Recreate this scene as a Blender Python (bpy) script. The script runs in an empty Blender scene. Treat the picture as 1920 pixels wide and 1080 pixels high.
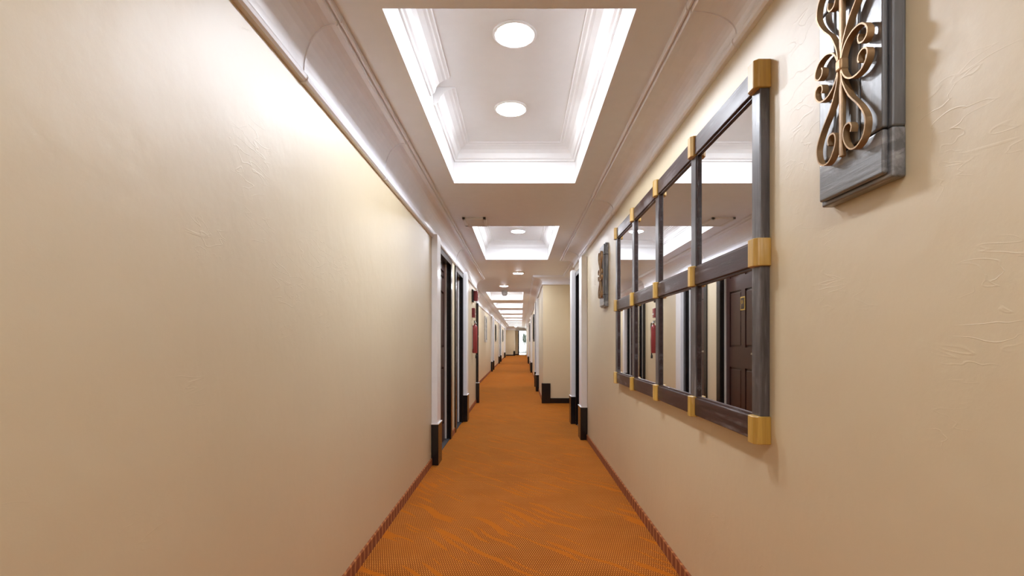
import bpy, bmesh, math, random
from mathutils import Vector
random.seed(7)
S = bpy.context.scene
COL = S.collection
PI = math.pi

# ---------------------------------------------------------------- camera
EYE = 1.12
cam = bpy.data.cameras.new('camera')
cam.sensor_width = 36.0
cam.sensor_fit = 'HORIZONTAL'
cam.lens = 920.0 / 1920.0 * 36.0
cam.shift_x = -14.0 / 1920.0
cam.shift_y = 101.0 / 1920.0
cam.clip_start = 0.02
cam.clip_end = 300
camo = bpy.data.objects.new('camera', cam)
COL.objects.link(camo)
camo.location = (0, 0, EYE)
camo.rotation_euler = (PI / 2, 0, 0)
S.camera = camo

# ---------------------------------------------------------------- world and exposure
W = bpy.data.worlds.new('sky')
S.world = W
W.use_nodes = True
bg = W.node_tree.nodes['Background']
bg.inputs[0].default_value = (0.93, 0.97, 1.0, 1)
bg.inputs[1].default_value = 2.2
S.view_settings.view_transform = 'Standard'
S.view_settings.look = 'None'
S.view_settings.gamma = 1.0
S.view_settings.use_curve_mapping = False
S.view_settings.exposure = 1.64
LAMP = 75.0                       # radiance of every downlight lens
LAMP_COL = (0.93, 0.98, 1.07)
S.cycles.use_denoising = True
S.cycles.max_bounces = 14
S.cycles.diffuse_bounces = 10
S.cycles.glossy_bounces = 6
S.cycles.caustics_reflective = False
S.cycles.sample_clamp_indirect = 6.0


# ---------------------------------------------------------------- materials
def new_mat(name):
    m = bpy.data.materials.new(name)
    m.use_nodes = True
    nt = m.node_tree
    return m, nt, nt.nodes['Principled BSDF']


def nd(nt, typ, **kw):
    n = nt.nodes.new(typ)
    for k, v in kw.items():
        if k.startswith('i_'):
            n.inputs[int(k[2:])].default_value = v
        else:
            setattr(n, k, v)
    return n


def coords(nt, scale=(1, 1, 1), rot=(0, 0, 0)):
    g = nd(nt, 'ShaderNodeNewGeometry')
    mp = nd(nt, 'ShaderNodeMapping')
    mp.inputs['Scale'].default_value = scale
    mp.inputs['Rotation'].default_value = rot
    nt.links.new(g.outputs['Position'], mp.inputs['Vector'])
    return mp.outputs[0]


def noise(nt, vec, scale, detail=3, rough=0.5, dist=0.0):
    n = nd(nt, 'ShaderNodeTexNoise')
    n.inputs['Scale'].default_value = scale
    n.inputs['Detail'].default_value = detail
    n.inputs['Roughness'].default_value = rough
    n.inputs['Distortion'].default_value = dist
    nt.links.new(vec, n.inputs['Vector'])
    return n.outputs[0]


def ramp(nt, fac, stops):
    r = nd(nt, 'ShaderNodeValToRGB')
    e = r.color_ramp.elements
    while len(e) < len(stops):
        e.new(0.5)
    for k, (p, c) in enumerate(stops):
        e[k].position = p
        e[k].color = (c[0], c[1], c[2], 1) if hasattr(c, '__len__') else (c, c, c, 1)
    nt.links.new(fac, r.inputs[0])
    return r.outputs[0]


def bump(nt, height, strength, dist):
    b = nd(nt, 'ShaderNodeBump')
    b.inputs['Strength'].default_value = strength
    b.inputs['Distance'].default_value = dist
    nt.links.new(height, b.inputs['Height'])
    return b.outputs[0]


def math_(nt, op, a, b=None):
    n = nd(nt, 'ShaderNodeMath', operation=op)
    for k, v in ((0, a), (1, b)):
        if v is None:
            continue
        if isinstance(v, (int, float)):
            n.inputs[k].default_value = v
        else:
            nt.links.new(v, n.inputs[k])
    return n.outputs[0]


def mixc(nt, fac, a, b):
    n = nd(nt, 'ShaderNodeMix', data_type='RGBA')
    for sock, v in ((n.inputs[0], fac), (n.inputs[6], a), (n.inputs[7], b)):
        if isinstance(v, (int, float)):
            sock.default_value = v
        elif isinstance(v, tuple):
            sock.default_value = (v[0], v[1], v[2], 1)
        else:
            nt.links.new(v, sock)
    return n.outputs[2]


def plain(name, col, rough=0.5, metal=0.0, spec=0.5, var=0.06, vscale=14, bstr=0.0, bscale=60, coat=0.0):
    m, nt, p = new_mat(name)
    v = coords(nt)
    f = noise(nt, v, vscale, 3)
    lo = tuple(c * (1 - var) for c in col)
    hi = tuple(min(1, c * (1 + var)) for c in col)
    nt.links.new(ramp(nt, f, [(0.3, lo), (0.7, hi)]), p.inputs['Base Color'])
    p.inputs['Roughness'].default_value = rough
    p.inputs['Metallic'].default_value = metal
    p.inputs['Specular IOR Level'].default_value = spec
    p.inputs['Coat Weight'].default_value = coat
    if bstr:
        nt.links.new(bump(nt, noise(nt, v, bscale, 3), bstr, 0.002), p.inputs['Normal'])
    return m


def wall_paint():
    m, nt, p = new_mat('satin_wall_paint')
    v = coords(nt)
    f = noise(nt, v, 1.3, 2)
    nt.links.new(ramp(nt, f, [(0.3, (0.61, 0.51, 0.33)), (0.7, (0.65, 0.545, 0.355))]), p.inputs['Base Color'])
    r = noise(nt, v, 2.2, 2)
    nt.links.new(ramp(nt, r, [(0.3, 0.50), (0.7, 0.56)]), p.inputs['Roughness'])
    p.inputs['Specular IOR Level'].default_value = 0.8
    p.inputs['Coat Weight'].default_value = 1.0
    p.inputs['Coat IOR'].default_value = 1.6
    p.inputs['Coat Roughness'].default_value = 0.50
    # hand-trowelled plaster: soft waves, fine stipple and a few long trowel ridges
    soft = noise(nt, v, 5.0, 3, 0.55)
    fine = noise(nt, v, 55, 4, 0.6)
    tv = coords(nt, (1, 2.2, 7.5), (0.5, 0, 0))
    ridge = noise(nt, tv, 2.6, 2, 0.5, 0.6)
    ridge = math_(nt, 'ABSOLUTE', math_(nt, 'SUBTRACT', ridge, 0.5))
    ridge = ramp(nt, ridge, [(0.0, 1.0), (0.012, 0.0)])
    msk = ramp(nt, noise(nt, v, 3.1, 2), [(0.56, 0.0), (0.66, 1.0)])
    ridge = math_(nt, 'MULTIPLY', ridge, msk)
    h = math_(nt, 'ADD', math_(nt, 'MULTIPLY', soft, 1.2), math_(nt, 'MULTIPLY', fine, 0.10))
    h = math_(nt, 'ADD', h, math_(nt, 'MULTIPLY', ridge, 0.12))
    bb = bump(nt, h, 0.5, 0.006)
    nt.links.new(bb, p.inputs['Normal'])
    nt.links.new(bb, p.inputs['Coat Normal'])
    return m


def carpet():
    m, nt, p = new_mat('woven_orange_carpet')
    g = nd(nt, 'ShaderNodeNewGeometry')
    sx = nd(nt, 'ShaderNodeSeparateXYZ')
    nt.links.new(g.outputs['Position'], sx.inputs[0])
    x, y = sx.outputs[0], sx.outputs[1]
    # woven ticks: short pale stitches in staggered rows
    row = math_(nt, 'FLOOR', math_(nt, 'DIVIDE', y, 0.019))
    stag = math_(nt, 'MULTIPLY', row, 0.5)
    u = math_(nt, 'FRACT', math_(nt, 'ADD', math_(nt, 'DIVIDE', x, 0.0115), stag))
    w = math_(nt, 'FRACT', math_(nt, 'DIVIDE', y, 0.019))
    tu = math_(nt, 'MULTIPLY', math_(nt, 'GREATER_THAN', u, 0.25), math_(nt, 'LESS_THAN', u, 0.72))
    tw = math_(nt, 'MULTIPLY', math_(nt, 'GREATER_THAN', w, 0.14), math_(nt, 'LESS_THAN', w, 0.84))
    tick = math_(nt, 'MULTIPLY', tu, tw)
    tint = ramp(nt, noise(nt, coords(nt, (1, 1, 1)), 3.5, 3), [(0.35, (0.54, 0.195, 0.028)), (0.65, (0.63, 0.25, 0.045))])
    dark = ramp(nt, noise(nt, coords(nt, (1, 1, 1)), 2.1, 2), [(0.35, (0.17, 0.036, 0.006)), (0.65, (0.24, 0.055, 0.008))])
    base = mixc(nt, tick, dark, tint)
    # flame shaped plain orange streaks across the weave
    sv = coords(nt, (1, 1, 1), (0, 0, math.radians(47)))
    sm = nd(nt, 'ShaderNodeMapping')
    sm.inputs['Scale'].default_value = (2.0, 25.0, 1)
    nt.links.new(sv, sm.inputs[0])
    wv = noise(nt, coords(nt), 2.6, 1)
    off = nd(nt, 'ShaderNodeCombineXYZ')
    nt.links.new(math_(nt, 'MULTIPLY', wv, 2.6), off.inputs[1])
    va = nd(nt, 'ShaderNodeVectorMath', operation='ADD')
    nt.links.new(sm.outputs[0], va.inputs[0])
    nt.links.new(off.outputs[0], va.inputs[1])
    s = noise(nt, va.outputs[0], 1.0, 1.0, 0.4, 0.3)
    smask = ramp(nt, s, [(0.60, 0.0), (0.625, 1.0)])
    base = mixc(nt, smask, base, (0.44, 0.115, 0.008))
    nt.links.new(base, p.inputs['Base Color'])
    p.inputs['Roughness'].default_value = 0.85
    p.inputs['Specular IOR Level'].default_value = 0.06
    p.inputs['Sheen Weight'].default_value = 0.75
    p.inputs['Sheen Roughness'].default_value = 0.4
    p.inputs['Sheen Tint'].default_value = (1.0, 0.42, 0.06, 1)
    h = math_(nt, 'ADD', tick, math_(nt, 'MULTIPLY', noise(nt, coords(nt), 220, 2), 0.6))
    nt.links.new(bump(nt, h, 0.5, 0.002), p.inputs['Normal'])
    return m


def base_carpet():
    m, nt, p = new_mat('ribbed_carpet_base')
    g = nd(nt, 'ShaderNodeNewGeometry')
    sx = nd(nt, 'ShaderNodeSeparateXYZ')
    nt.links.new(g.outputs['Position'], sx.inputs[0])
    yy = math_(nt, 'ADD', sx.outputs[0], sx.outputs[1])
    n = noise(nt, coords(nt), 9, 2)
    t = math_(nt, 'SINE', math_(nt, 'ADD', math_(nt, 'MULTIPLY', yy, 95), math_(nt, 'MULTIPLY', n, 5)))
    bars = ramp(nt, t, [(0.35, (0.22, 0.055, 0.022)), (0.75, (0.44, 0.165, 0.055))])
    f = math_(nt, 'SINE', math_(nt, 'MULTIPLY', yy, 700))
    nt.links.new(mixc(nt, math_(nt, 'MULTIPLY', math_(nt, 'GREATER_THAN', f, 0.2), 0.35), bars, (0.42, 0.2, 0.06)), p.inputs['Base Color'])
    p.inputs['Roughness'].default_value = 0.9
    p.inputs['Specular IOR Level'].default_value = 0.2
    return m


def wood(name, dark, light, scuff, amount, rough, axis='y', gscale=1.0, coat=0.0, spec=0.9):
    """stained timber with long grain and pale rubbed scuffs"""
    m, nt, p = new_mat(name)
    k = 7.0
    sc = {'y': (k, 0.5, k), 'z': (k, k, 0.5)}[axis]
    v = coords(nt, tuple(c * gscale for c in sc))
    g = noise(nt, v, 9, 5, 0.62, 0.4)
    c = ramp(nt, g, [(0.3, dark), (0.7, light)])
    s = noise(nt, coords(nt, tuple(c_ * 0.6 for c_ in sc)), 5, 6, 0.7, 0.3)
    s2 = noise(nt, coords(nt), 9, 3)
    sm = math_(nt, 'MULTIPLY', ramp(nt, s, [(0.5, 0.0), (0.72, 1.0)]), ramp(nt, s2, [(0.42, 0.0), (0.62, 1.0)]))
    c = mixc(nt, math_(nt, 'MULTIPLY', sm, amount), c, scuff)
    nt.links.new(c, p.inputs['Base Color'])
    nt.links.new(ramp(nt, g, [(0.2, rough - 0.07), (0.8, rough + 0.1)]), p.inputs['Roughness'])
    p.inputs['Specular IOR Level'].default_value = spec
    p.inputs['Coat Weight'].default_value = coat
    p.inputs['Coat Roughness'].default_value = 0.33
    nt.links.new(bump(nt, g, 0.35, 0.003), p.inputs['Normal'])
    return m


def emit(name, col, strength):
    m, nt, p = new_mat(name)
    p.inputs['Base Color'].default_value = (0.9, 0.9, 0.9, 1)
    p.inputs['Emission Color'].default_value = (col[0], col[1], col[2], 1)
    p.inputs['Emission Strength'].default_value = strength
    return m


def glass_mat():
    m, nt, p = new_mat('door_glass')
    p.inputs['Base Color'].default_value = (0.97, 0.99, 0.98, 1)
    p.inputs['Transmission Weight'].default_value = 1.0
    p.inputs['Roughness'].default_value = 0.02
    p.inputs['IOR'].default_value = 1.45
    return m


M = dict(
    wall=wall_paint(), carpet=carpet(), carpet_base=base_carpet(),
    ceiling=plain('white_ceiling_paint', (0.85, 0.885, 0.97), 0.42, var=0.012, bstr=0.10, bscale=70),
    tray=plain('bright_white_tray_paint', (0.84, 0.84, 0.84), 0.45, var=0.01, bstr=0.05, bscale=70),
    cornice=plain('cornice_paint', (0.81, 0.82, 0.87), 0.35, var=0.02, bstr=0.05, bscale=40),
    pilaster=plain('white_gloss_paint', (0.82, 0.82, 0.83), 0.28, var=0.02, bstr=0.06, bscale=25),
    black=plain('black_gloss_paint', (0.010, 0.009, 0.010), 0.22, var=0.2, bstr=0.05, bscale=30),
    espresso=plain('espresso_door_paint', (0.050, 0.020, 0.016), 0.32, var=0.12, bstr=0.08, bscale=40),
    weather_y=wood('worn_dark_timber', (0.022, 0.009, 0.008), (0.062, 0.030, 0.028), (0.42, 0.41, 0.42), 0.65, 0.36, 'y', coat=0.12, spec=0.5),
    weather_z=wood('worn_dark_upright', (0.03, 0.024, 0.024), (0.11, 0.098, 0.10), (0.42, 0.42, 0.43), 0.8, 0.38, 'z', coat=0.25, spec=0.7),
    plank_z=wood('black_stained_plank', (0.034, 0.034, 0.036), (0.10, 0.10, 0.102), (0.55, 0.55, 0.55), 0.8, 0.38, 'z', coat=1.0),
    plank_y=wood('black_stained_rail', (0.034, 0.034, 0.036), (0.10, 0.10, 0.102), (0.55, 0.55, 0.55), 0.85, 0.38, 'y', coat=1.0),
    pine=wood('honey_pine_block', (0.42, 0.23, 0.022), (0.64, 0.40, 0.075), (0.82, 0.68, 0.45), 0.6, 0.4, 'z', coat=0.3),
    mirror=plain('silvered_glass', (0.90, 0.905, 0.91), 0.012, 1.0, var=0.0),
    iron=plain('aged_gold_iron', (0.40, 0.25, 0.12), 0.42, 0.4, var=0.35, vscale=18, bstr=0.15, bscale=90),
    brass=plain('brass', (0.80, 0.56, 0.16), 0.25, 0.9),
    darkplate=plain('dark_plate', (0.05, 0.03, 0.015), 0.35),
    chrome=plain('brushed_steel', (0.62, 0.62, 0.63), 0.22, 1.0, var=0.03),
    red=plain('red_enamel', (0.30, 0.045, 0.050), 0.35, var=0.08),
    maroon=plain('maroon_plastic', (0.20, 0.022, 0.03), 0.35, var=0.1),
    rubber=plain('black_rubber', (0.015, 0.015, 0.015), 0.6),
    plastic=plain('white_plastic', (0.78, 0.77, 0.75), 0.4, var=0.02),
    greyplastic=plain('grey_plastic', (0.62, 0.62, 0.62), 0.45, var=0.04),
    ventgap=plain('vent_shadow_gap', (0.45, 0.43, 0.42), 0.7),
    silver=plain('silver_leaf_frame', (0.55, 0.56, 0.56), 0.3, 0.8, var=0.25, vscale=40, bstr=0.5, bscale=60),
    print_a=plain('dark_print', (0.05, 0.055, 0.05), 0.3, var=0.6, vscale=7),
    glass=glass_mat(),
    lens=emit('lamp_lens', LAMP_COL, LAMP),
    concrete=plain('pale_paving', (0.62, 0.62, 0.60), 0.8, var=0.1),
    bark=plain('grey_bark', (0.20, 0.16, 0.12), 0.9, var=0.3),
    leaf=plain('dark_green_leaf', (0.02, 0.035, 0.02), 0.6, var=0.3),
    pot=plain('pale_pot', (0.66, 0.66, 0.65), 0.5),
    mat_grey=plain('grey_threshold', (0.035, 0.035, 0.04), 0.55),
)


# ---------------------------------------------------------------- mesh helpers
class MB:
    def __init__(self):
        self.v, self.f, self.smooth = [], [], []

    def add(self, vs, fs, smooth=False):
        b = len(self.v)
        self.v += [tuple(p) for p in vs]
        self.f += [tuple(b + i for i in f) for f in fs]
        self.smooth += [smooth] * len(fs)
        return self

    def box(self, x0, x1, y0, y1, z0, z1):
        vs = [(x, y, z) for x in (x0, x1) for y in (y0, y1) for z in (z0, z1)]
        fs = [(0, 1, 3, 2), (4, 6, 7, 5), (0, 4, 5, 1), (2, 3, 7, 6), (0, 2, 6, 4), (1, 5, 7, 3)]
        return self.add(vs, fs)

    def quad(self, a, b, c, d):
        return self.add([a, b, c, d], [(0, 1, 2, 3)])

    def lathe(self, c, prof, n=24, axis='z', smooth=True):
        """prof: list of (radius, height) along axis from c"""
        vs, fs = [], []
        for r, h in prof:
            for k in range(n):
                a = 2 * PI * k / n
                p = {'z': (r * math.cos(a), r * math.sin(a), h), 'x': (h, r * math.cos(a), r * math.sin(a)),
                     'y': (r * math.cos(a), h, r * math.sin(a))}[axis]
                vs.append((c[0] + p[0], c[1] + p[1], c[2] + p[2]))
        for i in range(len(prof) - 1):
            for k in range(n):
                fs.append((i * n + k, i * n + (k + 1) % n, (i + 1) * n + (k + 1) % n, (i + 1) * n + k))
        fs.append(tuple(range(n)))
        fs.append(tuple((len(prof) - 1) * n + k for k in range(n)))
        return self.add(vs, fs, smooth)

    def tube(self, pts, r, n=8):
        pts = [Vector(p) for p in pts]
        vs, fs = [], []
        for i, p in enumerate(pts):
            t = (pts[min(i + 1, len(pts) - 1)] - pts[max(i - 1, 0)]).normalized()
            a = t.cross(Vector((0, 0, 1)))
            if a.length < 1e-3:
                a = t.cross(Vector((0, 1, 0)))
            a.normalize()
            b = t.cross(a)
            rr = r[i] if hasattr(r, '__len__') else r
            for k in range(n):
                q = 2 * PI * k / n
                vs.append(p + (a * math.cos(q) + b * math.sin(q)) * rr)
        for i in range(len(pts) - 1):
            for k in range(n):
                fs.append((i * n + k, i * n + (k + 1) % n, (i + 1) * n + (k + 1) % n, (i + 1) * n + k))
        fs.append(tuple(range(n)))
        fs.append(tuple((len(pts) - 1) * n + k for k in range(n)))
        return self.add(vs, fs, True)

    def sweep(self, path, prof, side, closed=False, caps=True):
        """prof (d, z) carried along a plan polyline, d measured to one side of it (side +1 = left of travel)"""
        n = len(path)
        P = [Vector((p[0], p[1])) for p in path]

        def nrm(i):
            d = (P[(i + 1) % n] - P[i]).normalized()
            return Vector((-d.y, d.x)) * side
        m = []
        for i in range(n):
            if closed or 0 < i < n - 1:
                a, b = nrm((i - 1) % n), nrm(i)
                m.append((a + b) / (1 + a.dot(b)))
            else:
                m.append(nrm(0) if i == 0 else nrm(n - 2))
        k = len(prof)
        vs = [(P[i].x + m[i].x * d, P[i].y + m[i].y * d, z) for i in range(n) for d, z in prof]
        fs = []
        for i in range(n if closed else n - 1):
            j = (i + 1) % n
            for q in range(k - 1):
                fs.append((i * k + q, j * k + q, j * k + q + 1, i * k + q + 1))
        if caps and not closed:
            fs.append(tuple(range(k)))
            fs.append(tuple((n - 1) * k + q for q in range(k)))
        return self.add(vs, fs)

    def ribbon(self, yz, x0, x1, th):
        """flat iron strap: a curve in the wall plane, x0..x1 deep, th thick"""
        n = len(yz)
        vs, fs = [], []
        for i, (y, z) in enumerate(yz):
            a, b = yz[max(i - 1, 0)], yz[min(i + 1, n - 1)]
            d = Vector((b[0] - a[0], b[1] - a[1])).normalized()
            q = Vector((-d.y, d.x)) * th / 2
            vs += [(x0, y + q.x, z + q.y), (x1, y + q.x, z + q.y), (x1, y - q.x, z - q.y), (x0, y - q.x, z - q.y)]
        for i in range(n - 1):
            for k in range(4):
                fs.append((i * 4 + k, i * 4 + (k + 1) % 4, (i + 1) * 4 + (k + 1) % 4, (i + 1) * 4 + k))
        fs += [(0, 1, 2, 3), tuple((n - 1) * 4 + k for k in range(4))]
        return self.add(vs, fs)


ORG = {}


def obj(name, mb, mat, parent=None, bevel=0.0, segs=2, origin=None, **props):
    if parent is not None:
        o0 = ORG[parent.name]
    elif origin is not None:
        o0 = Vector(origin)
    else:
        o0 = Vector((0, 0, 0))
    me = bpy.data.meshes.new(name)
    me.from_pydata([tuple(Vector(v) - o0) for v in mb.v], [], mb.f)
    me.polygons.foreach_set('use_smooth', mb.smooth)
    me.materials.append(mat)
    bm = bmesh.new()
    bm.from_mesh(me)
    bmesh.ops.recalc_face_normals(bm, faces=bm.faces)
    bm.to_mesh(me)
    bm.free()
    me.update()
    o = bpy.data.objects.new(name, me)
    COL.objects.link(o)
    if parent is not None:
        o.parent = parent
    else:
        o.location = o0
    ORG[o.name] = o0
    if bevel:
        b = o.modifiers.new('edges', 'BEVEL')
        b.width = bevel
        b.segments = segs
        b.limit_method = 'ANGLE'
        b.angle_limit = math.radians(35)
    for k, v in props.items():
        o[k] = v
    return o


def tag(o, label, cat, group=None, kind=None):
    o['label'] = label
    o['category'] = cat
    if group:
        o['group'] = group
    if kind:
        o['kind'] = kind
    return o


def empty(name, loc, label, cat, group=None, kind=None):
    o = bpy.data.objects.new(name, None)
    COL.objects.link(o)
    o.empty_display_size = 0.1
    o.location = loc
    ORG[o.name] = Vector(loc)
    return tag(o, label, cat, group, kind)


def copy_tree(o, delta, label=None):
    r = o.copy()
    COL.objects.link(r)
    r.location = Vector(o.location) + Vector(delta)
    ORG[r.name] = ORG[o.name] + Vector(delta)
    if label:
        r['label'] = label
    for ch in list(o.children):
        c = ch.copy()
        COL.objects.link(c)
        c.parent = r
        for g in list(ch.children):
            d = g.copy()
            COL.objects.link(d)
            d.parent = c
    return r


def text_part(name, body, size, mat, parent, loc, rot):
    c = bpy.data.curves.new(name, 'FONT')
    c.body = body
    c.size = size
    c.align_x = 'CENTER'
    c.align_y = 'CENTER'
    c.extrude = 0.0008
    c.materials.append(mat)
    o = bpy.data.objects.new(name, c)
    COL.objects.link(o)
    o.parent = parent
    o.location = Vector(loc) - ORG[parent.name]
    o.rotation_euler = rot
    return o


# ---------------------------------------------------------------- plan of the corridor
XL, XR, XL2 = -0.80, 0.775, -1.08
YJL, YJR, YE, YD = 9.04, 8.95, 39.6, 41.6
HC = 2.31                 # flat ceiling
HT = 2.575                # top of the ceiling trays


def xr2(y):               # the far right-hand wall drifts outward a little
    return 0.43 + (y - YJR) * 0.0045


REC = 0.09                # how deep the doors sit in the walls
HEAD = 2.03
left_doors = [(4.74, 5.66), (6.10, 6.83)]
left_doors2 = [(9.72, 10.56), (10.92, 11.74), (18.72, 19.58), (25.42, 26.24), (26.72, 27.5), (34.62, 35.46)]
right_doors = [(5.86, 6.64)]
right_doors2 = [(11.30, 12.16), (18.05, 18.9), (25.35, 26.2)]


def wall_with_recesses(fx, out, y0, y1, doors, top):
    """fx(y) = face position, out = +-1 the side the wall's body lies on"""
    mb = MB()

    def blk(a, b, z0, z1, dep0, dep1):
        vs = []
        for y in (a, b):
            f = fx(y)
            for d in (dep0, dep1):
                for z in (z0, z1):
                    vs.append((f + out * d, y, z))
        mb.add(vs, [(0, 1, 3, 2), (4, 6, 7, 5), (0, 4, 5, 1), (2, 3, 7, 6), (0, 2, 6, 4), (1, 5, 7, 3)])
    cur = y0
    T = 0.30
    for a, b in doors:
        blk(cur, a, 0, top, 0, T)
        blk(a, b, 0, HEAD, REC, T)
        blk(a, b, HEAD, top, 0, T)
        cur = b
    blk(cur, y1, 0, top, 0, T)
    return mb


TOP = 2.33
mb = wall_with_recesses(lambda y: XL, -1, -5, YJL, left_doors, TOP)
obj('wall_left', mb, M['wall'], kind='structure', label='long satin cream wall facing the grid mirror', category='wall')
mb = wall_with_recesses(lambda y: XL2, -1, YJL, YE + 0.2, left_doors2, TOP)
mb.box(XL2 - 0.3, -0.9, YJL - 0.05, YJL, 0, TOP)
obj('wall_left_far', mb, M['wall'], kind='structure', label='cream wall set back beyond the fire extinguisher', category='wall')
XA, YA = 0.96, 6.885
mb = wall_with_recesses(lambda y: XR, 1, -5, YA, right_doors, TOP)
mb.box(XA, XA + 0.2, YA, YJR + 0.12, 0, TOP)
obj('wall_right', mb, M['wall'], kind='structure', label='satin cream wall carrying the grid mirror', category='wall')
mb = wall_with_recesses(xr2, 1, YJR + 0.003, YD + 0.2, right_doors2, TOP)
mb.box(0.5, XA + 0.01, YJR, YJR + 0.12, 0, TOP)
obj('wall_right_far', mb, M['wall'], kind='structure', label='cream wall stepping out past the white door surround', category='wall')
mb = MB().box(XL2 - 0.3, -0.37, YE, YE + 0.2, 0, TOP).box(-0.57, -0.37, YE + 0.2, YD, 0, TOP)
mb.box(-0.57, -0.12, YD, YD + 0.15, 0, TOP).box(-0.12, 1.0, YD, YD + 0.15, 2.09, TOP)
obj('wall_end', mb, M['wall'], kind='structure', label='cream wall closing the far end beside the glass door', category='wall')
obj('wall_back', MB().box(-1.2, 1.2, -5.2, -5, 0, TOP), M['wall'], kind='structure', label='cream wall behind the viewpoint', category='wall')
obj('floor', MB().box(-1.4, 1.4, -5.2, YD + 0.15, -0.1, 0), M['carpet'], kind='structure',
    label='orange woven carpet with flame streaks', category='floor')

# ceiling with its raised trays
trays = [(-1.55, 0.38, -0.49, 0.417), (1.752, 3.68, -0.49, 0.417), (5.045, 7.11, -0.488, 0.41)]
Y3 = 11.7
for k in range(8):
    dx = 0.011 * k
    trays.append((Y3 + 3.3 * k, Y3 + 3.3 * k + 2.25, -0.80 + dx * 0.2, 0.095 + dx))
mb = MB()
xs = (-1.4, 1.4)
ys = sorted([-5.2, YD + 0.15] + [t[0] for t in trays] + [t[1] for t in trays])
for a, b in zip(ys[:-1], ys[1:]):
    t = [q for q in trays if abs(q[0] - a) < 1e-6]
    if t:
        _, _, x0, x1 = t[0]
        mb.quad((xs[0], a, HC), (x0, a, HC), (x0, b, HC), (xs[0], b, HC))
        mb.quad((x1, a, HC), (xs[1], a, HC), (xs[1], b, HC), (x1, b, HC))
    else:
        mb.quad((xs[0], a, HC), (xs[1], a, HC), (xs[1], b, HC), (xs[0], b, HC))
ceil = obj('ceiling', mb, M['ceiling'], kind='structure', label='flat white ceiling with raised light trays', category='ceiling')
crown_prof = [(0, HT - .105), (.010, HT - .105), (.013, HT - .094), (.024, HT - .088), (.028, HT - .080), (.036, HT - .055),
              (.052, HT - .034), (.075, HT - .020), (.088, HT - .016), (.094, HT - .010), (.108, HT - .010), (.112, HT - .0005), (0, HT - .0005)]
for i, (a, b, x0, x1) in enumerate(trays):
    mb = MB()
    mb.quad((x0, a, HC), (x0, b, HC), (x0, b, HT), (x0, a, HT))
    mb.quad((x1, a, HC), (x1, a, HT), (x1, b, HT), (x1, b, HC))
    mb.quad((x0, a, HC), (x0, a, HT), (x1, a, HT), (x1, a, HC))
    mb.quad((x0, b, HC), (x1, b, HC), (x1, b, HT), (x0, b, HT))
    mb.quad((x0, a, HT), (x0, b, HT), (x1, b, HT), (x1, a, HT))
    obj('ceiling_tray', mb, M['tray'], ceil)
    if i == 1:      # the moulding is broken on one side of the first tray: two runs that do not meet
        mb = MB().sweep([(x0, 2.80), (x0, b), (x1, b), (x1, a), (x0, a), (x0, a + 0.001)],
                        [(d * 1.1, z) for d, z in crown_prof], -1)
        obj('tray_moulding', mb, M['tray'], ceil)
        mb = MB().sweep([(x0, a + 0.11), (x0, 2.69)], [(d * 0.97, z - 0.004 * (z < HT - .001)) for d, z in crown_prof], -1)
        obj('tray_moulding', mb, M['tray'], ceil)
    else:
        mb = MB().sweep([(x0, a), (x0, b), (x1, b), (x1, a)], crown_prof, -1, closed=True)
        obj('tray_moulding', mb, M['tray'], ceil)


# cornices (cove mouldings) along both walls
def cove(z0, reach):
    zt = HC - 0.028
    p = [(0, z0 - 0.004), (.016, z0 - 0.004), (.024, z0 + .003), (.027, z0 + .013), (.024, z0 + .023), (.016, z0 + .030), (.012, z0 + .032), (.012, z0 + .038)]
    xa, xb = .012, reach - .026
    za, zb = z0 + .038, zt
    for k in range(1, 11):
        a = PI / 2 * k / 10
        p.append((xa + (xb - xa) * (1 - math.cos(a)), za + (zb - za) * math.sin(a)))
    p += [(xb + .002, zt - .005), (xb + .007, zt - .006), (xb + .010, zt - .001), (xb + .011, zt + .011), (xb + .016, zt + .011), (xb + .018, zt + .004),
          (xb + .023, zt + .004), (xb + .026, zt + .012), (xb + .026, HC + .001), (0, HC + .001)]
    return p


cl, cr = cove(2.074, 0.152), cove(2.163, 0.188)
pathL = [(XL, -5), (XL, YJL), (XL2, YJL), (XL2, YE), (-0.37, YE), (-0.37, YD), (0.56, YD)]
pathR = [(XR, -5), (XR, YA), (XA, YA), (XA, YJR), (xr2(YJR), YJR), (xr2(YD), YD)]
tl = obj('trim_1', MB().sweep(pathL, cl, -1), M['cornice'], kind='structure', label='coved cornice above the plain cream wall', category='cornice')
tr = obj('trim_2', MB().sweep(pathR, cr, 1), M['cornice'], kind='structure', label='coved cornice above the grid mirror', category='cornice')


def cove_joint(prof, path2, side, parent, y, t=0.011):
    """raised caulked seam where two cornice lengths meet"""
    pr = [(d + 0.0035 * (1 if 0 < i < len(prof) - 1 else 0), z - 0.0035) for i, (d, z) in enumerate(prof)]
    obj('cornice_joint', MB().sweep([(path2, y - t / 2), (path2, y + t / 2)], pr, side), M['cornice'], parent)


for y in (1.795, 2.87, 6.1):
    cove_joint(cl, XL, -1, tl, y)
for y in (1.727, 4.0, 6.3):
    cove_joint(cr, XR, 1, tr, y)

# carpet upstand / black baseboards, interrupted at the doors and door surrounds
def base_runs(name, fx, s, y0, y1, gaps, mat, h, th, label):
    mb = MB()
    cur = y0
    for a, b in gaps + [(y1, y1)]:
        if a > cur:
            p = [(0, 0), (th, 0), (th, h - 0.004), (th * 0.5, h), (0, h)]
            mb.sweep([(fx(cur), cur), (fx(a), a)], p, s)
        cur = b
    return obj(name, mb, mat, kind='structure', label=label, category='baseboard')


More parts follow.
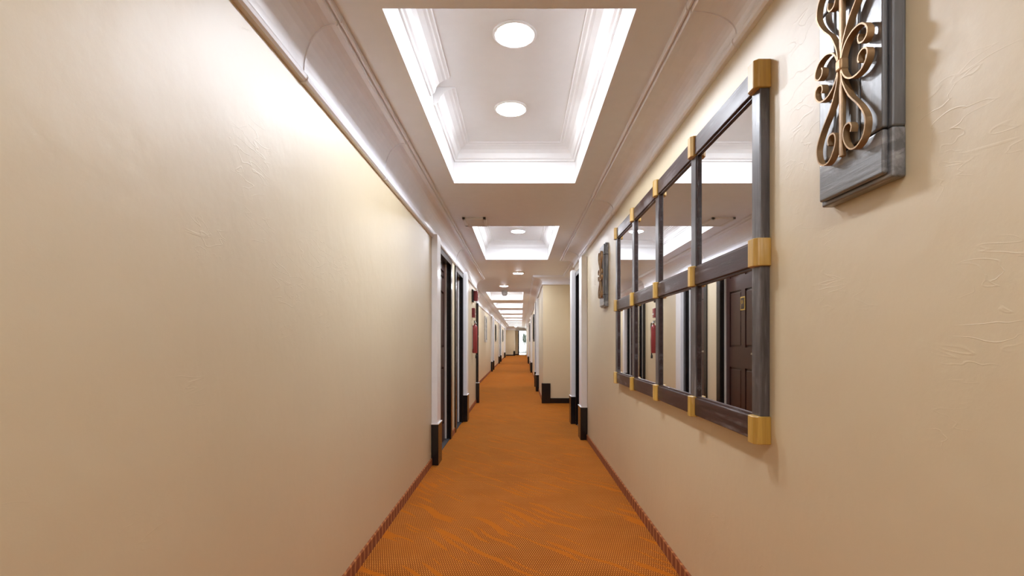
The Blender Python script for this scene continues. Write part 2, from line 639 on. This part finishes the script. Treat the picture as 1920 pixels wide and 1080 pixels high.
base_runs('baseboard_left', lambda y: XL, -1, -5, YJL, [(4.45, 4.64), (4.66, 5.75), (6.03, 7.08)], M['carpet_base'], 0.066, 0.010,
          'carpet upstand along the plain cream wall')
base_runs('baseboard_right', lambda y: XR, 1, -5, 5.6, [], M['carpet_base'], 0.066, 0.010, 'ribbed carpet upstand under the grid mirror')
base_runs('baseboard_left_far', lambda y: XL2, -1, YJL, YE, [(9.45, 12.1), (18.5, 19.8), (25.2, 27.75), (34.4, 35.7)], M['carpet_base'], 0.066, 0.010,
          'carpet upstand along the set back wall')
base_runs('baseboard_right_far', xr2, 1, YJR, YD, [(11.08, 12.4), (17.8, 19.15), (25.1, 26.45)], M['carpet_base'], 0.066, 0.010,
          'carpet upstand along the stepped out wall')
obj('baseboard_alcove', MB().box(xr2(YJR), XA, YJR - 0.014, YJR, 0, 0.095).box(XA - 0.014, XA, YA, YJR, 0, 0.095), M['black'], kind='structure', bevel=0.003,
    label='black baseboard across the alcove wall', category='baseboard')
obj('baseboard_end', MB().box(XL2, -0.37, YE - 0.014, YE, 0, 0.09).box(-0.37, -0.356, YE, YD, 0, 0.09).box(-0.37, -0.12, YD - 0.014, YD, 0, 0.09),
    M['black'], kind='structure', label='black baseboard around the end wall', category='baseboard')

# ---------------------------------------------------------------- white door surrounds with black plinths
n_trim = [2]


def pilaster(f, s, y0, y1, label, dep=0.062, top=2.10, plinth=0.37):
    """f = wall face, s = +1 when the room lies on the +x side"""
    n_trim[0] += 1
    xa, xb = sorted((f, f + s * dep))
    o = obj('trim_%d' % n_trim[0], MB().box(xa, xb, y0, y1, 0, top), M['pilaster'], kind='structure', bevel=0.006,
            label=label, category='pilaster')
    # stepped cap tucked under the cornice
    xa, xb = sorted((f, f + s * (dep + 0.008)))
    xc, xd = sorted((f, f + s * (dep + 0.010)))
    obj('plinth', MB().box(xc, xd, y0 - 0.008, y1 + 0.008, 0, plinth), M['black'], o, bevel=0.004)
    xc, xd = sorted((f, f + s * (dep + 0.013)))
    obj('plinth_cap', MB().box(xc, xd, y0 - 0.011, y1 + 0.011, plinth, plinth + 0.010), M['pilaster'], o, bevel=0.003)
    return o


pilaster(XL, 1, 4.45, 4.64, 'white pilaster where the plain cream wall ends', 0.056)
pilaster(XL, 1, 6.88, 7.08, 'white pilaster just before the red fire extinguisher')
pilaster(XR, -1, 5.60, 5.81, 'white pilaster beside the scrollwork plaque past the mirror', 0.070)
pilaster(XR, -1, 6.69, 6.88, 'white pilaster next to the alcove wall', 0.066)
for y, t in ((9.45, 'white pilaster opening the door bay hidden by the corner guard'), (11.86, 'white pilaster closing the door bay hidden by the corner guard'),
             (18.5, 'white pilaster before the single door past the ornate mirror'), (19.62, 'white pilaster after the single door past the ornate mirror'),
             (25.2, 'white pilaster opening the far double door bay'), (27.55, 'white pilaster closing the far double door bay'),
             (34.4, 'white pilaster before the last door of the set back wall'), (35.5, 'white pilaster after the last door of the set back wall')):
    pilaster(XL2, 1, y, y + 0.19, t, plinth=0.37)
for y, t in ((11.08, 'white pilaster before the first door past the alcove'), (12.22, 'white pilaster after the first door past the alcove'),
             (17.82, 'white pilaster before the second door past the alcove'), (18.96, 'white pilaster after the second door past the alcove'),
             (25.12, 'white pilaster before the third door past the alcove'), (26.26, 'white pilaster after the third door past the alcove')):
    pilaster(xr2(y + .1), -1, y, y + 0.19, t)
# black corner guards
n_trim[0] += 1
o = obj('trim_%d' % n_trim[0], MB().box(XL - 0.04, XL + 0.045, YJL - 0.02, YJL + 0.03, 0.37, 1.83), M['black'], kind='structure', bevel=0.004,
        label='black corner guard beside the fire extinguisher', category='corner guard')
obj('plinth', MB().box(XL - 0.05, XL + 0.062, YJL - 0.05, YJL + 0.04, 0, 0.365), M['black'], o, bevel=0.004)
obj('plinth_cap', MB().box(XL - 0.05, XL + 0.062, YJL - 0.05, YJL + 0.04, 0.365, 0.375), M['pilaster'], o, bevel=0.003)
n_trim[0] += 1
xa = xr2(YJR)
o = obj('trim_%d' % n_trim[0], MB().box(xa - 0.025, xa + 0.135, YJR - 0.024, YJR + 0.08, 0, 0.365), M['black'], kind='structure', bevel=0.005,
        label='black corner block at the foot of the alcove wall', category='corner block')
n_trim[0] += 1
o = obj('trim_%d' % n_trim[0], MB().box(-0.50, -0.345, YE - 0.024, YE + 0.08, 0, 0.38), M['black'], kind='structure', bevel=0.005,
        label='black corner block on the end wall', category='corner block')

# ---------------------------------------------------------------- doors
n_door = [0]


def door(f, s, y0, y1, label, number=None, full=True):
    """six panel door set REC deep in a wall whose face is f; s=+1 when the room lies on the +x side"""
    n_door[0] += 1
    bk = f - s * REC                       # back of the recess

    def X(d0, d1):                         # distances from the back of the recess towards the room
        return sorted((bk + s * d0, bk + s * d1))
    j = 0.024                              # jamb lining
    a, b = y0 + j, y1 - j
    w = b - a
    top = HEAD - j
    # rails and stiles in one slab with six sunk fields
    mb = MB()
    st = 0.105 if w > 0.7 else 0.085
    mid = (a + b) / 2
    mb.box(*X(0.0, 0.022), a, b, 0.012, top)
    cols = [(a + st, mid - st * 0.42), (mid + st * 0.42, b - st)]
    rows = [(0.20, 0.84), (1.06, 1.68), (1.83, top - 0.09)]
    for q in ((a, a + st), (mid - st * 0.42, mid + st * 0.42), (b - st, b)):
        mb.box(*X(0.022, 0.036), q[0], q[1], 0.012, top)
    for z0, z1 in ((0.012, 0.20), (0.84, 1.06), (1.68, 1.83), (top - 0.09, top)):
        for c in cols:
            mb.box(*X(0.022, 0.036), c[0], c[1], z0, z1)
    d = obj('door_%d' % n_door[0], mb, M['espresso'], kind='structure', label=label, category='door')
    if full:
        for c in cols:
            for z0, z1 in rows:
                xx = X(0.020, 0.034)
                obj('door_panel', MB().box(*xx, c[0] + 0.022, c[1] - 0.022, z0 + 0.022, z1 - 0.022), M['espresso'], d, bevel=0.012, segs=2)
    # frame: jamb linings, architraves and head, black
    mb = MB()
    mb.box(*X(0.0, REC), y0, a, 0, HEAD).box(*X(0.0, REC), b, y1, 0, HEAD).box(*X(0.0, REC), a, b, top, HEAD)
    mb.box(*X(REC, REC + 0.016), y0 - 0.06, a + 0.004, 0, HEAD + 0.03)
    mb.box(*X(REC, REC + 0.016), b - 0.004, y1 + 0.075, 0, HEAD + 0.03)
    mb.box(*X(REC, REC + 0.016), a, b, top - 0.004, HEAD + 0.03)
    obj('door_frame', mb, M['black'], d, bevel=0.003 if full else 0)
    obj('door_sill', MB().box(*X(0.037, REC), a, b, 0, 0.008), M['mat_grey'], d, label='grey threshold strip')
    if full:
        obj('weather_strip', MB().box(*X(0.036, 0.054), b - 0.014, b, 0.012, top), M['plastic'], d, label='white seal along the door edge')
        h = obj('door_handle', MB().lathe((bk + s * 0.036, a + 0.06, 1.0), [(0.028, 0), (0.028, s * 0.006), (0.011, s * 0.010), (0.011, s * 0.035)], 16, 'x')
                .box(*X(0.068, 0.080), a + 0.05, a + 0.17, 0.990, 1.010), M['chrome'], d, label='steel lever handle')
    if number:
        pl = obj('number_plate', MB().box(*X(0.036, 0.042), mid - 0.052, mid + 0.052, 1.455, 1.60), M['brass'], d, bevel=0.002, label='brass framed number plate')
        obj('plate_field', MB().box(*X(0.042, 0.0435), mid - 0.040, mid + 0.040, 1.468, 1.587), M['darkplate'], pl)
        text_part('plate_number', number, 0.055, M['brass'], pl, (bk + s * 0.0440, mid, 1.540), (PI / 2, 0, PI / 2 * s))
    return d


door(XL, 1, *left_doors[0], 'dark brown six panel door with a number plate, seen in the mirror', '10')
door(XL, 1, *left_doors[1], 'dark six panel door beside the pilaster before the fire extinguisher')
door(XR, -1, *right_doors[0], 'dark door between the white pilasters before the alcove')
for (a, b), t in zip(left_doors2, ('first dark door just behind the black corner guard', 'second dark door just behind the black corner guard',
                                   'dark door past the ornate mirror', 'first dark door of the far double bay', 'second dark door of the far double bay',
                                   'last dark door of the set back wall')):
    door(XL2, 1, a, b, t, full=a < 12)
for (a, b), t in zip(right_doors2, ('first dark door past the alcove', 'second dark door past the alcove', 'third dark door past the alcove')):
    door(xr2((a + b) / 2), -1, a, b, t, full=False)

# glazed exit door at the very end
fr = MB()
ex0, ex1, et = -0.12, xr2(YD) + 0.0, 2.09
fr.box(ex0, ex0 + 0.10, YD, YD + 0.09, 0, et).box(ex1 - 0.03, ex1 + 0.02, YD, YD + 0.09, 0, et).box(ex0, ex1, YD, YD + 0.09, 2.04, et)
fr.box(ex0 + 0.1, ex1 - 0.03, YD + 0.02, YD + 0.06, 0.22, 0.29).box(ex0 + 0.1, ex1 - 0.03, YD + 0.02, YD + 0.06, 0.0, 0.03)
n_door[0] += 1
ed = obj('door_%d' % n_door[0], fr, M['black'], kind='structure', label='glazed exit door at the far end with daylight behind', category='door')
obj('door_pane', MB().box(ex0 + 0.1, ex1 - 0.03, YD + 0.035, YD + 0.045, 0.29, 2.04), M['glass'], ed)
obj('door_pane', MB().box(ex0 + 0.1, ex1 - 0.03, YD + 0.035, YD + 0.045, 0.03, 0.22), M['glass'], ed)
obj('push_bar', MB().tube([(ex0 + 0.14, YD + 0.005, 1.0), (ex1 - 0.06, YD + 0.005, 1.0)], 0.012), M['chrome'], ed)

# ---------------------------------------------------------------- downlights
lamp_xy = []


def downlight(x, y, z, label, r=0.088):
    e = empty('downlight', (x, y, z), label, 'ceiling light', 'round downlights along the corridor ceiling')
    obj('trim_ring', MB().lathe((x, y, z), [(r + 0.016, 0.001), (r + 0.016, -0.004), (r + 0.010, -0.008), (r, -0.008), (r, -0.002)], 32), M['plastic'], e)
    n = 6
    prof = [(r - 0.001, -0.003)] + [((r - 0.001) * math.cos(PI / 2 * k / n), -0.005 - 0.009 * math.sin(PI / 2 * k / n)) for k in range(1, n)] + [(0.004, -0.014)]
    obj('lens', MB().lathe((x, y, z), prof, 32), M['lens'], e, label='glowing white lens')
    return e


tray_words = ['unseen tray added behind the viewpoint', 'first ceiling tray', 'second ceiling tray', 'third ceiling tray', 'fourth ceiling tray', 'fifth ceiling tray',
              'sixth ceiling tray', 'seventh ceiling tray', 'eighth ceiling tray', 'ninth ceiling tray', 'tenth ceiling tray']
for i, (a, b, x0, x1) in enumerate(trays):  # first pair is unseen behind the camera, added for its light
    c, mx = (a + b) / 2, (x0 + x1) / 2
    xo = (-0.023, -0.053) if i == 1 else (mx + 0.02, mx + 0.02)
    off = 0.37 if i < 3 else 0.45
    cc = 2.69 if i == 1 else c
    downlight(xo[0], cc - off, HT, 'glowing round downlight in the %s, at its nearer end' % tray_words[i])
    downlight(xo[1], cc + off, HT, 'glowing round downlight in the %s, at its farther end' % tray_words[i])
downlight(-0.02, 8.49, HC, 'round downlight in the flat ceiling just past the second tray')
downlight(-0.30, 38.3, HC, 'round downlight added in the flat ceiling to brighten the end wall')  # extra lamp, added to brighten the end wall
downlight(-0.33, 10.43, HC, 'round downlight in the flat ceiling above the smoke detector')

# smoke detector hanging under the ceiling
sx, sy = -0.345, 11.35
e = empty('smoke_detector', (sx, sy, HC), 'grey tapered smoke detector under the ceiling before the third tray', 'smoke detector')
obj('base', MB().lathe((sx, sy, HC), [(0.075, 0), (0.075, -0.03), (0.07, -0.04)], 24), M['greyplastic'], e)
obj('sensor_head', MB().lathe((sx, sy, HC), [(0.066, -0.04), (0.062, -0.09), (0.045, -0.12), (0.02, -0.125)], 24), M['greyplastic'], e)

# ceiling vent
vx0, vx1, vy0, vy1 = -0.548, -0.322, 4.68, 4.98
e = empty('ceiling_vent', ((vx0 + vx1) / 2, (vy0 + vy1) / 2, HC), 'small white air vent in the ceiling beside the second tray', 'vent')
zf = HC - 0.020
mb = MB().box(vx0, vx0 + 0.03, vy0, vy1, zf, HC).box(vx1 - 0.03, vx1, vy0, vy1, zf, HC).box(vx0, vx1, vy0, vy0 + 0.03, zf, HC).box(vx0, vx1, vy1 - 0.03, vy1, zf, HC)
obj('frame', mb, M['plastic'], e, bevel=0.003)
obj('backing', MB().box(vx0 + 0.03, vx1 - 0.03, vy0 + 0.03, vy1 - 0.03, HC - 0.004, HC), M['ventgap'], e)
for k in range(8):
    y = vy0 + 0.048 + k * 0.029
    mb = MB().box(vx0 + 0.03, vx1 - 0.03, y - 0.012, y + 0.012, zf + 0.004, zf + 0.008)
    obj('slat', mb, M['plastic'], e)

# ---------------------------------------------------------------- the grid mirror
posts_y = [1.545 + 0.556 * k for k in range(5)]
rail_z = [EYE + 0.829, EYE + 0.278, EYE - 0.274]
mir = empty('wall_mirror', (XR, posts_y[2], rail_z[1]), 'big eight pane mirror in a dark worn timber grid with honey pine blocks', 'mirror')
FX = 0.742
ph = 0.027
for z in rail_z:
    obj('rail', MB().box(FX, XR, posts_y[0] - 0.02, posts_y[4] + 0.02, z - 0.037, z + 0.037), M['weather_y'], mir, bevel=0.003)
for i, y in enumerate(posts_y):
    for za, zb in ((rail_z[1] + 0.037, rail_z[0] - 0.037), (rail_z[2] + 0.037, rail_z[1] - 0.037)):
        obj('post', MB().box(FX + 0.002, XR, y - ph, y + ph, za, zb), M['weather_z'], mir, bevel=0.003)
    # end pieces of the outer uprights run behind the pine blocks
for k in range(4):
    for za, zb in ((rail_z[1] + 0.037, rail_z[0] - 0.037), (rail_z[2] + 0.037, rail_z[1] - 0.037)):
        ya, yb = posts_y[k] + ph, posts_y[k + 1] - ph
        mp_ = obj('mirror_pane', MB().box(0.758, 0.766, ya - 0.004, yb + 0.004, za - 0.004, zb + 0.004), M['mirror'], mir)
        # thin beading that holds the glass
        t = 0.007
        mb = MB().box(0.750, 0.758, ya, yb, za, za + t).box(0.750, 0.758, ya, yb, zb - t, zb)
        mb.box(0.750, 0.758, ya, ya + t, za + t, zb - t).box(0.750, 0.758, yb - t, yb, za + t, zb - t)
        obj('pane_bead', mb, M['weather_y'], mp_)
for zi, z in enumerate(rail_z):
    for i, y in enumerate(posts_y):
        y0, y1 = y - 0.027, y + 0.024
        if i == 0:
            y0 = y - 0.036
        x0 = 0.724
        hz = 0.043
        # block with chamfered cheeks: hexagonal in plan
        c = 0.012
        pl = [(XR, y0), (x0 + c, y0), (x0, y0 + c), (x0, y1 - c), (x0 + c, y1), (XR, y1)]
        vs = [(p[0], p[1], zz) for zz in (z - hz, z + hz) for p in pl]
        n = len(pl)
        mb = MB().add(vs, [tuple(range(n)), tuple(range(n, 2 * n))] + [(k, (k + 1) % n, n + (k + 1) % n, n + k) for k in range(n)])
        obj('corner_block', mb, M['pine'], mir, bevel=0.002, segs=1)

# ---------------------------------------------------------------- scrollwork plaques
PYC, PZC = 1.093, EYE + 0.615
p0, p1, q0, q1 = 0.982, 1.214, EYE + 0.331, EYE + 0.889
PX = 0.735
pq = empty('wall_plaque', (XR, PYC, PZC), 'dark plank plaque with gold iron scrollwork hung high between viewer and mirror', 'wall decoration',
           'iron scroll plaques either side of the mirror')


def moulded(y0, y1, z0, z1, mat, name, ends):
    """board with a stepped, rounded front edge on the sides listed in ends"""
    mb = MB().box(PX + 0.012, XR, y0, y1, z0, z1)
    ya = y0 + (0.010 if 'a' in ends else 0.0012)
    yb = y1 - (0.010 if 'b' in ends else 0.0012)
    za = z0 + (0.010 if 'd' in ends else 0.0012)
    zb = z1 - (0.010 if 'u' in ends else 0.0012)
    mb.box(PX, PX + 0.0121, ya, yb, za, zb)
    return obj(name, mb, mat, pq, bevel=0.0045, segs=3)


jz0, jz1 = EYE + 0.433, EYE + 0.787
moulded(p0, p1, q0, jz0, M['plank_y'], 'rail', 'abd')
moulded(p0, p1, jz1, q1, M['plank_y'], 'rail', 'abu')
g1, g2 = 1.061, 1.142
moulded(p0, g1, jz0, jz1, M['plank_z'], 'plank', 'a')
moulded(g1, g2, jz0, jz1, M['plank_z'], 'plank', '')
moulded(g2, p1, jz0, jz1, M['plank_z'], 'plank', 'b')
IX0, IX1 = 0.716, 0.731
kz = EYE + 0.620            # height of the knot
ky = 1.100


def spline(pts, n=7):
    out = []
    P = [pts[0]] + pts + [pts[-1]]
    for i in range(1, len(P) - 2):
        a, b, c, d = P[i - 1], P[i], P[i + 1], P[i + 2]
        for k in range(n):
            t = k / n
            f = lambda u: 0.5 * (2 * b[u] + (c[u] - a[u]) * t + (2 * a[u] - 5 * b[u] + 4 * c[u] - d[u]) * t * t + (3 * b[u] - a[u] - 3 * c[u] + d[u]) * t ** 3)
            out.append((f(0), f(1)))
    out.append(pts[-1])
    return out


# (sideways from the bar, up from the knot); mirrored four ways
half_c = [(a * 0.92, b * 0.97) for a, b in [(0.006, 0.0), (0.010, 0.020), (0.024, 0.040), (0.048, 0.052), (0.076, 0.050), (0.094, 0.034), (0.096, 0.017), (0.084, 0.008), (0.070, 0.012), (0.066, 0.024), (0.070, 0.031)]]
longs = [(a * 0.92, b * 0.97) for a, b in [(0.005, 0.012), (0.012, 0.045), (0.034, 0.085), (0.066, 0.120), (0.086, 0.150), (0.090, 0.172), (0.082, 0.196), (0.062, 0.210), (0.040, 0.208),
         (0.022, 0.190), (0.014, 0.168), (0.020, 0.150), (0.036, 0.148), (0.044, 0.158), (0.041, 0.170)]]
for sd in (-1, 1):
    c = [(ky + sd * a, kz + b) for a, b in reversed(half_c)] + [(ky + sd * a, kz - b) for a, b in half_c[1:]]
    obj('iron_scroll', MB().ribbon(spline(c), IX0, IX1, 0.0034), M['iron'], pq)
    for up in (-1, 1):
        c = [(ky + sd * a, kz + up * b) for a, b in longs]
        obj('iron_scroll', MB().ribbon(spline(c), IX0, IX1, 0.0034), M['iron'], pq)
obj('iron_bar', MB().box(IX0 + 0.003, IX1 - 0.002, ky - 0.006, ky + 0.006, kz - 0.205, kz + 0.205), M['iron'], pq, bevel=0.002)
obj('iron_collar', MB().box(IX0 - 0.003, IX1 + 0.002, ky - 0.010, ky + 0.010, kz - 0.013, kz + 0.013), M['iron'], pq, bevel=0.004)
for zz in (kz - 0.15, kz + 0.15):
    obj('fixing_pin', MB().lathe((IX1 - 0.004, ky, zz), [(0.004, 0), (0.004, PX - IX1 + 0.006)], 10, 'x'), M['iron'], pq)
copy_tree(pq, (0, 3.29, -0.022), 'dark plank plaque with gold iron scrollwork between the mirror and the white pilaster')

# ---------------------------------------------------------------- fire safety things on the plain wall
fy = 8.30
e = empty('fire_extinguisher', (XL + 0.046, fy, 0.92), 'red fire extinguisher hanging on the wall before the black corner guard', 'fire extinguisher')
fx = XL + 0.046
obj('cylinder', MB().lathe((fx, fy, 0.93), [(0.036, 0), (0.043, 0.010), (0.043, 0.42), (0.040, 0.445), (0.030, 0.465), (0.016, 0.478), (0.016, 0.495)], 28), M['red'], e)
obj('valve', MB().lathe((fx, fy, 1.42), [(0.018, 0), (0.018, 0.03), (0.012, 0.034), (0.012, 0.05)], 16), M['chrome'], e)
obj('lever', MB().box(fx - 0.012, fx + 0.012, fy - 0.10, fy + 0.025, 1.465, 1.475).box(fx - 0.012, fx + 0.012, fy - 0.09, fy + 0.015, 1.445, 1.452), M['rubber'], e, bevel=0.002)
obj('hose', MB().tube([(fx, fy + 0.02, 1.435), (fx + 0.02, fy + 0.075, 1.44), (fx + 0.02, fy + 0.09, 1.36), (fx + 0.02, fy + 0.085, 1.15),
                                              (fx + 0.02, fy + 0.07, 0.98), (fx + 0.02, fy + 0.05, 0.88)], 0.010), M['rubber'], e)
obj('nozzle', MB().lathe((fx + 0.02, fy + 0.05, 0.84), [(0.018, 0), (0.016, 0.05), (0.011, 0.06)], 14), M['rubber'], e)
obj('pressure_gauge', MB().lathe((fx + 0.018, fy, 1.437), [(0.012, 0), (0.012, 0.008)], 16, 'x'), M['plastic'], e)
obj('bracket', MB().box(XL, XL + 0.014, fy - 0.03, fy + 0.03, 1.0, 1.40), M['chrome'], e)
e = empty('pull_station', (XL, fy, 1.60), 'small red fire alarm pull box above the extinguisher', 'fire alarm')
obj('box', MB().box(XL, XL + 0.05, fy - 0.06, fy + 0.06, 1.53, 1.69), M['maroon'], e, bevel=0.006)
obj('pull_bar', MB().box(XL + 0.05, XL + 0.062, fy - 0.035, fy + 0.035, 1.58, 1.60), M['plastic'], e, bevel=0.003)
e = empty('horn_strobe', (XL, fy, 1.90), 'red alarm horn strobe high on the wall under the cornice', 'fire alarm')
obj('back_plate', MB().box(XL, XL + 0.028, fy - 0.10, fy + 0.07, 1.79, 2.00), M['rubber'], e, bevel=0.004)
obj('housing', MB().box(XL + 0.028, XL + 0.095, fy - 0.065, fy + 0.055, 1.81, 1.98), M['maroon'], e, bevel=0.014, segs=3)
obj('strobe_lens', MB().box(XL + 0.095, XL + 0.112, fy - 0.035, fy + 0.025, 1.86, 1.93), M['plastic'], e, bevel=0.006)


# ---------------------------------------------------------------- pictures and mirrors farther down
def picture(f, s, y, w, z0, z1, label, frame, field, cat, name):
    e = empty(name, (f, y, (z0 + z1) / 2), label, cat)

    def X(a, b):
        return sorted((f + s * a, f + s * b))
    b = 0.07
    mb = MB().box(*X(0, 0.035), y - w / 2, y + w / 2, z0, z0 + b).box(*X(0, 0.035), y - w / 2, y + w / 2, z1 - b, z1)
    mb.box(*X(0, 0.035), y - w / 2, y - w / 2 + b, z0 + b, z1 - b).box(*X(0, 0.035), y + w / 2 - b, y + w / 2, z0 + b, z1 - b)
    obj('frame', mb, frame, e, bevel=0.006)
    obj('picture_field' if field is not M['mirror'] else 'mirror_glass', MB().box(*X(0.004, 0.012), y - w / 2 + b, y + w / 2 - b, z0 + b, z1 - b), field, e)


picture(XL2, 1, 15.5, 0.85, 1.11, 1.92, 'ornate silver framed mirror on the set back wall', M['silver'], M['mirror'], 'mirror', 'framed_mirror')
picture(XL2, 1, 22.0, 0.6, 1.13, 1.89, 'dark framed picture between the doors of the set back wall', M['black'], M['print_a'], 'picture', 'framed_picture')
picture(XL2, 1, 31.5, 1.3, 1.12, 1.90, 'wide dark picture near the end of the set back wall', M['black'], M['print_a'], 'picture', 'framed_picture')
picture(xr2(15.2), -1, 15.2, 0.75, 1.13, 1.96, 'dark framed picture past the first door beyond the alcove', M['black'], M['print_a'], 'picture', 'framed_picture')
picture(xr2(22.5), -1, 22.5, 0.75, 1.13, 1.96, 'dark framed picture past the second door beyond the alcove', M['black'], M['print_a'], 'picture', 'framed_picture')

# ---------------------------------------------------------------- outside the exit door
obj('ground_outside', MB().box(-12, 12, YD + 0.15, 70, -0.1, -0.01), M['concrete'], kind='structure', label='pale paving outside the exit door', category='ground')
tx, ty = 0.47, 46.0
t = empty('potted_tree', (tx, ty, 0), 'small potted tree standing outside the glass exit door', 'tree')
obj('pot', MB().lathe((tx, ty, -0.01), [(0.17, 0), (0.24, 0.38), (0.25, 0.42), (0.22, 0.42), (0.21, 0.38)], 24), M['pot'], t)
obj('trunk', MB().tube([(tx, ty, 0.36), (tx + 0.01, ty, 0.8), (tx - 0.02, ty, 1.2), (tx + 0.01, ty, 1.7)], [0.03, 0.026, 0.022, 0.012], 10), M['bark'], t)
mb = MB()
for k in range(900):
    a, u = random.uniform(0, 2 * PI), random.uniform(-1, 1)
    r = random.uniform(0.4, 1.0)
    c = Vector((tx + 0.24 * r * math.cos(a) * math.sqrt(1 - u * u), ty + 0.24 * r * math.sin(a) * math.sqrt(1 - u * u), 1.42 + 0.58 * r * u))
    d = Vector((random.uniform(-1, 1), random.uniform(-1, 1), random.uniform(-.6, .6))).normalized()
    e_ = d.orthogonal().normalized()
    L, w_ = random.uniform(0.07, 0.12), random.uniform(0.02, 0.035)
    mb.add([c, c + d * L * .5 + e_ * w_, c + d * L, c + d * L * .5 - e_ * w_], [(0, 1, 2), (0, 2, 3)])
obj('foliage', mb, M['leaf'], t, kind='stuff')
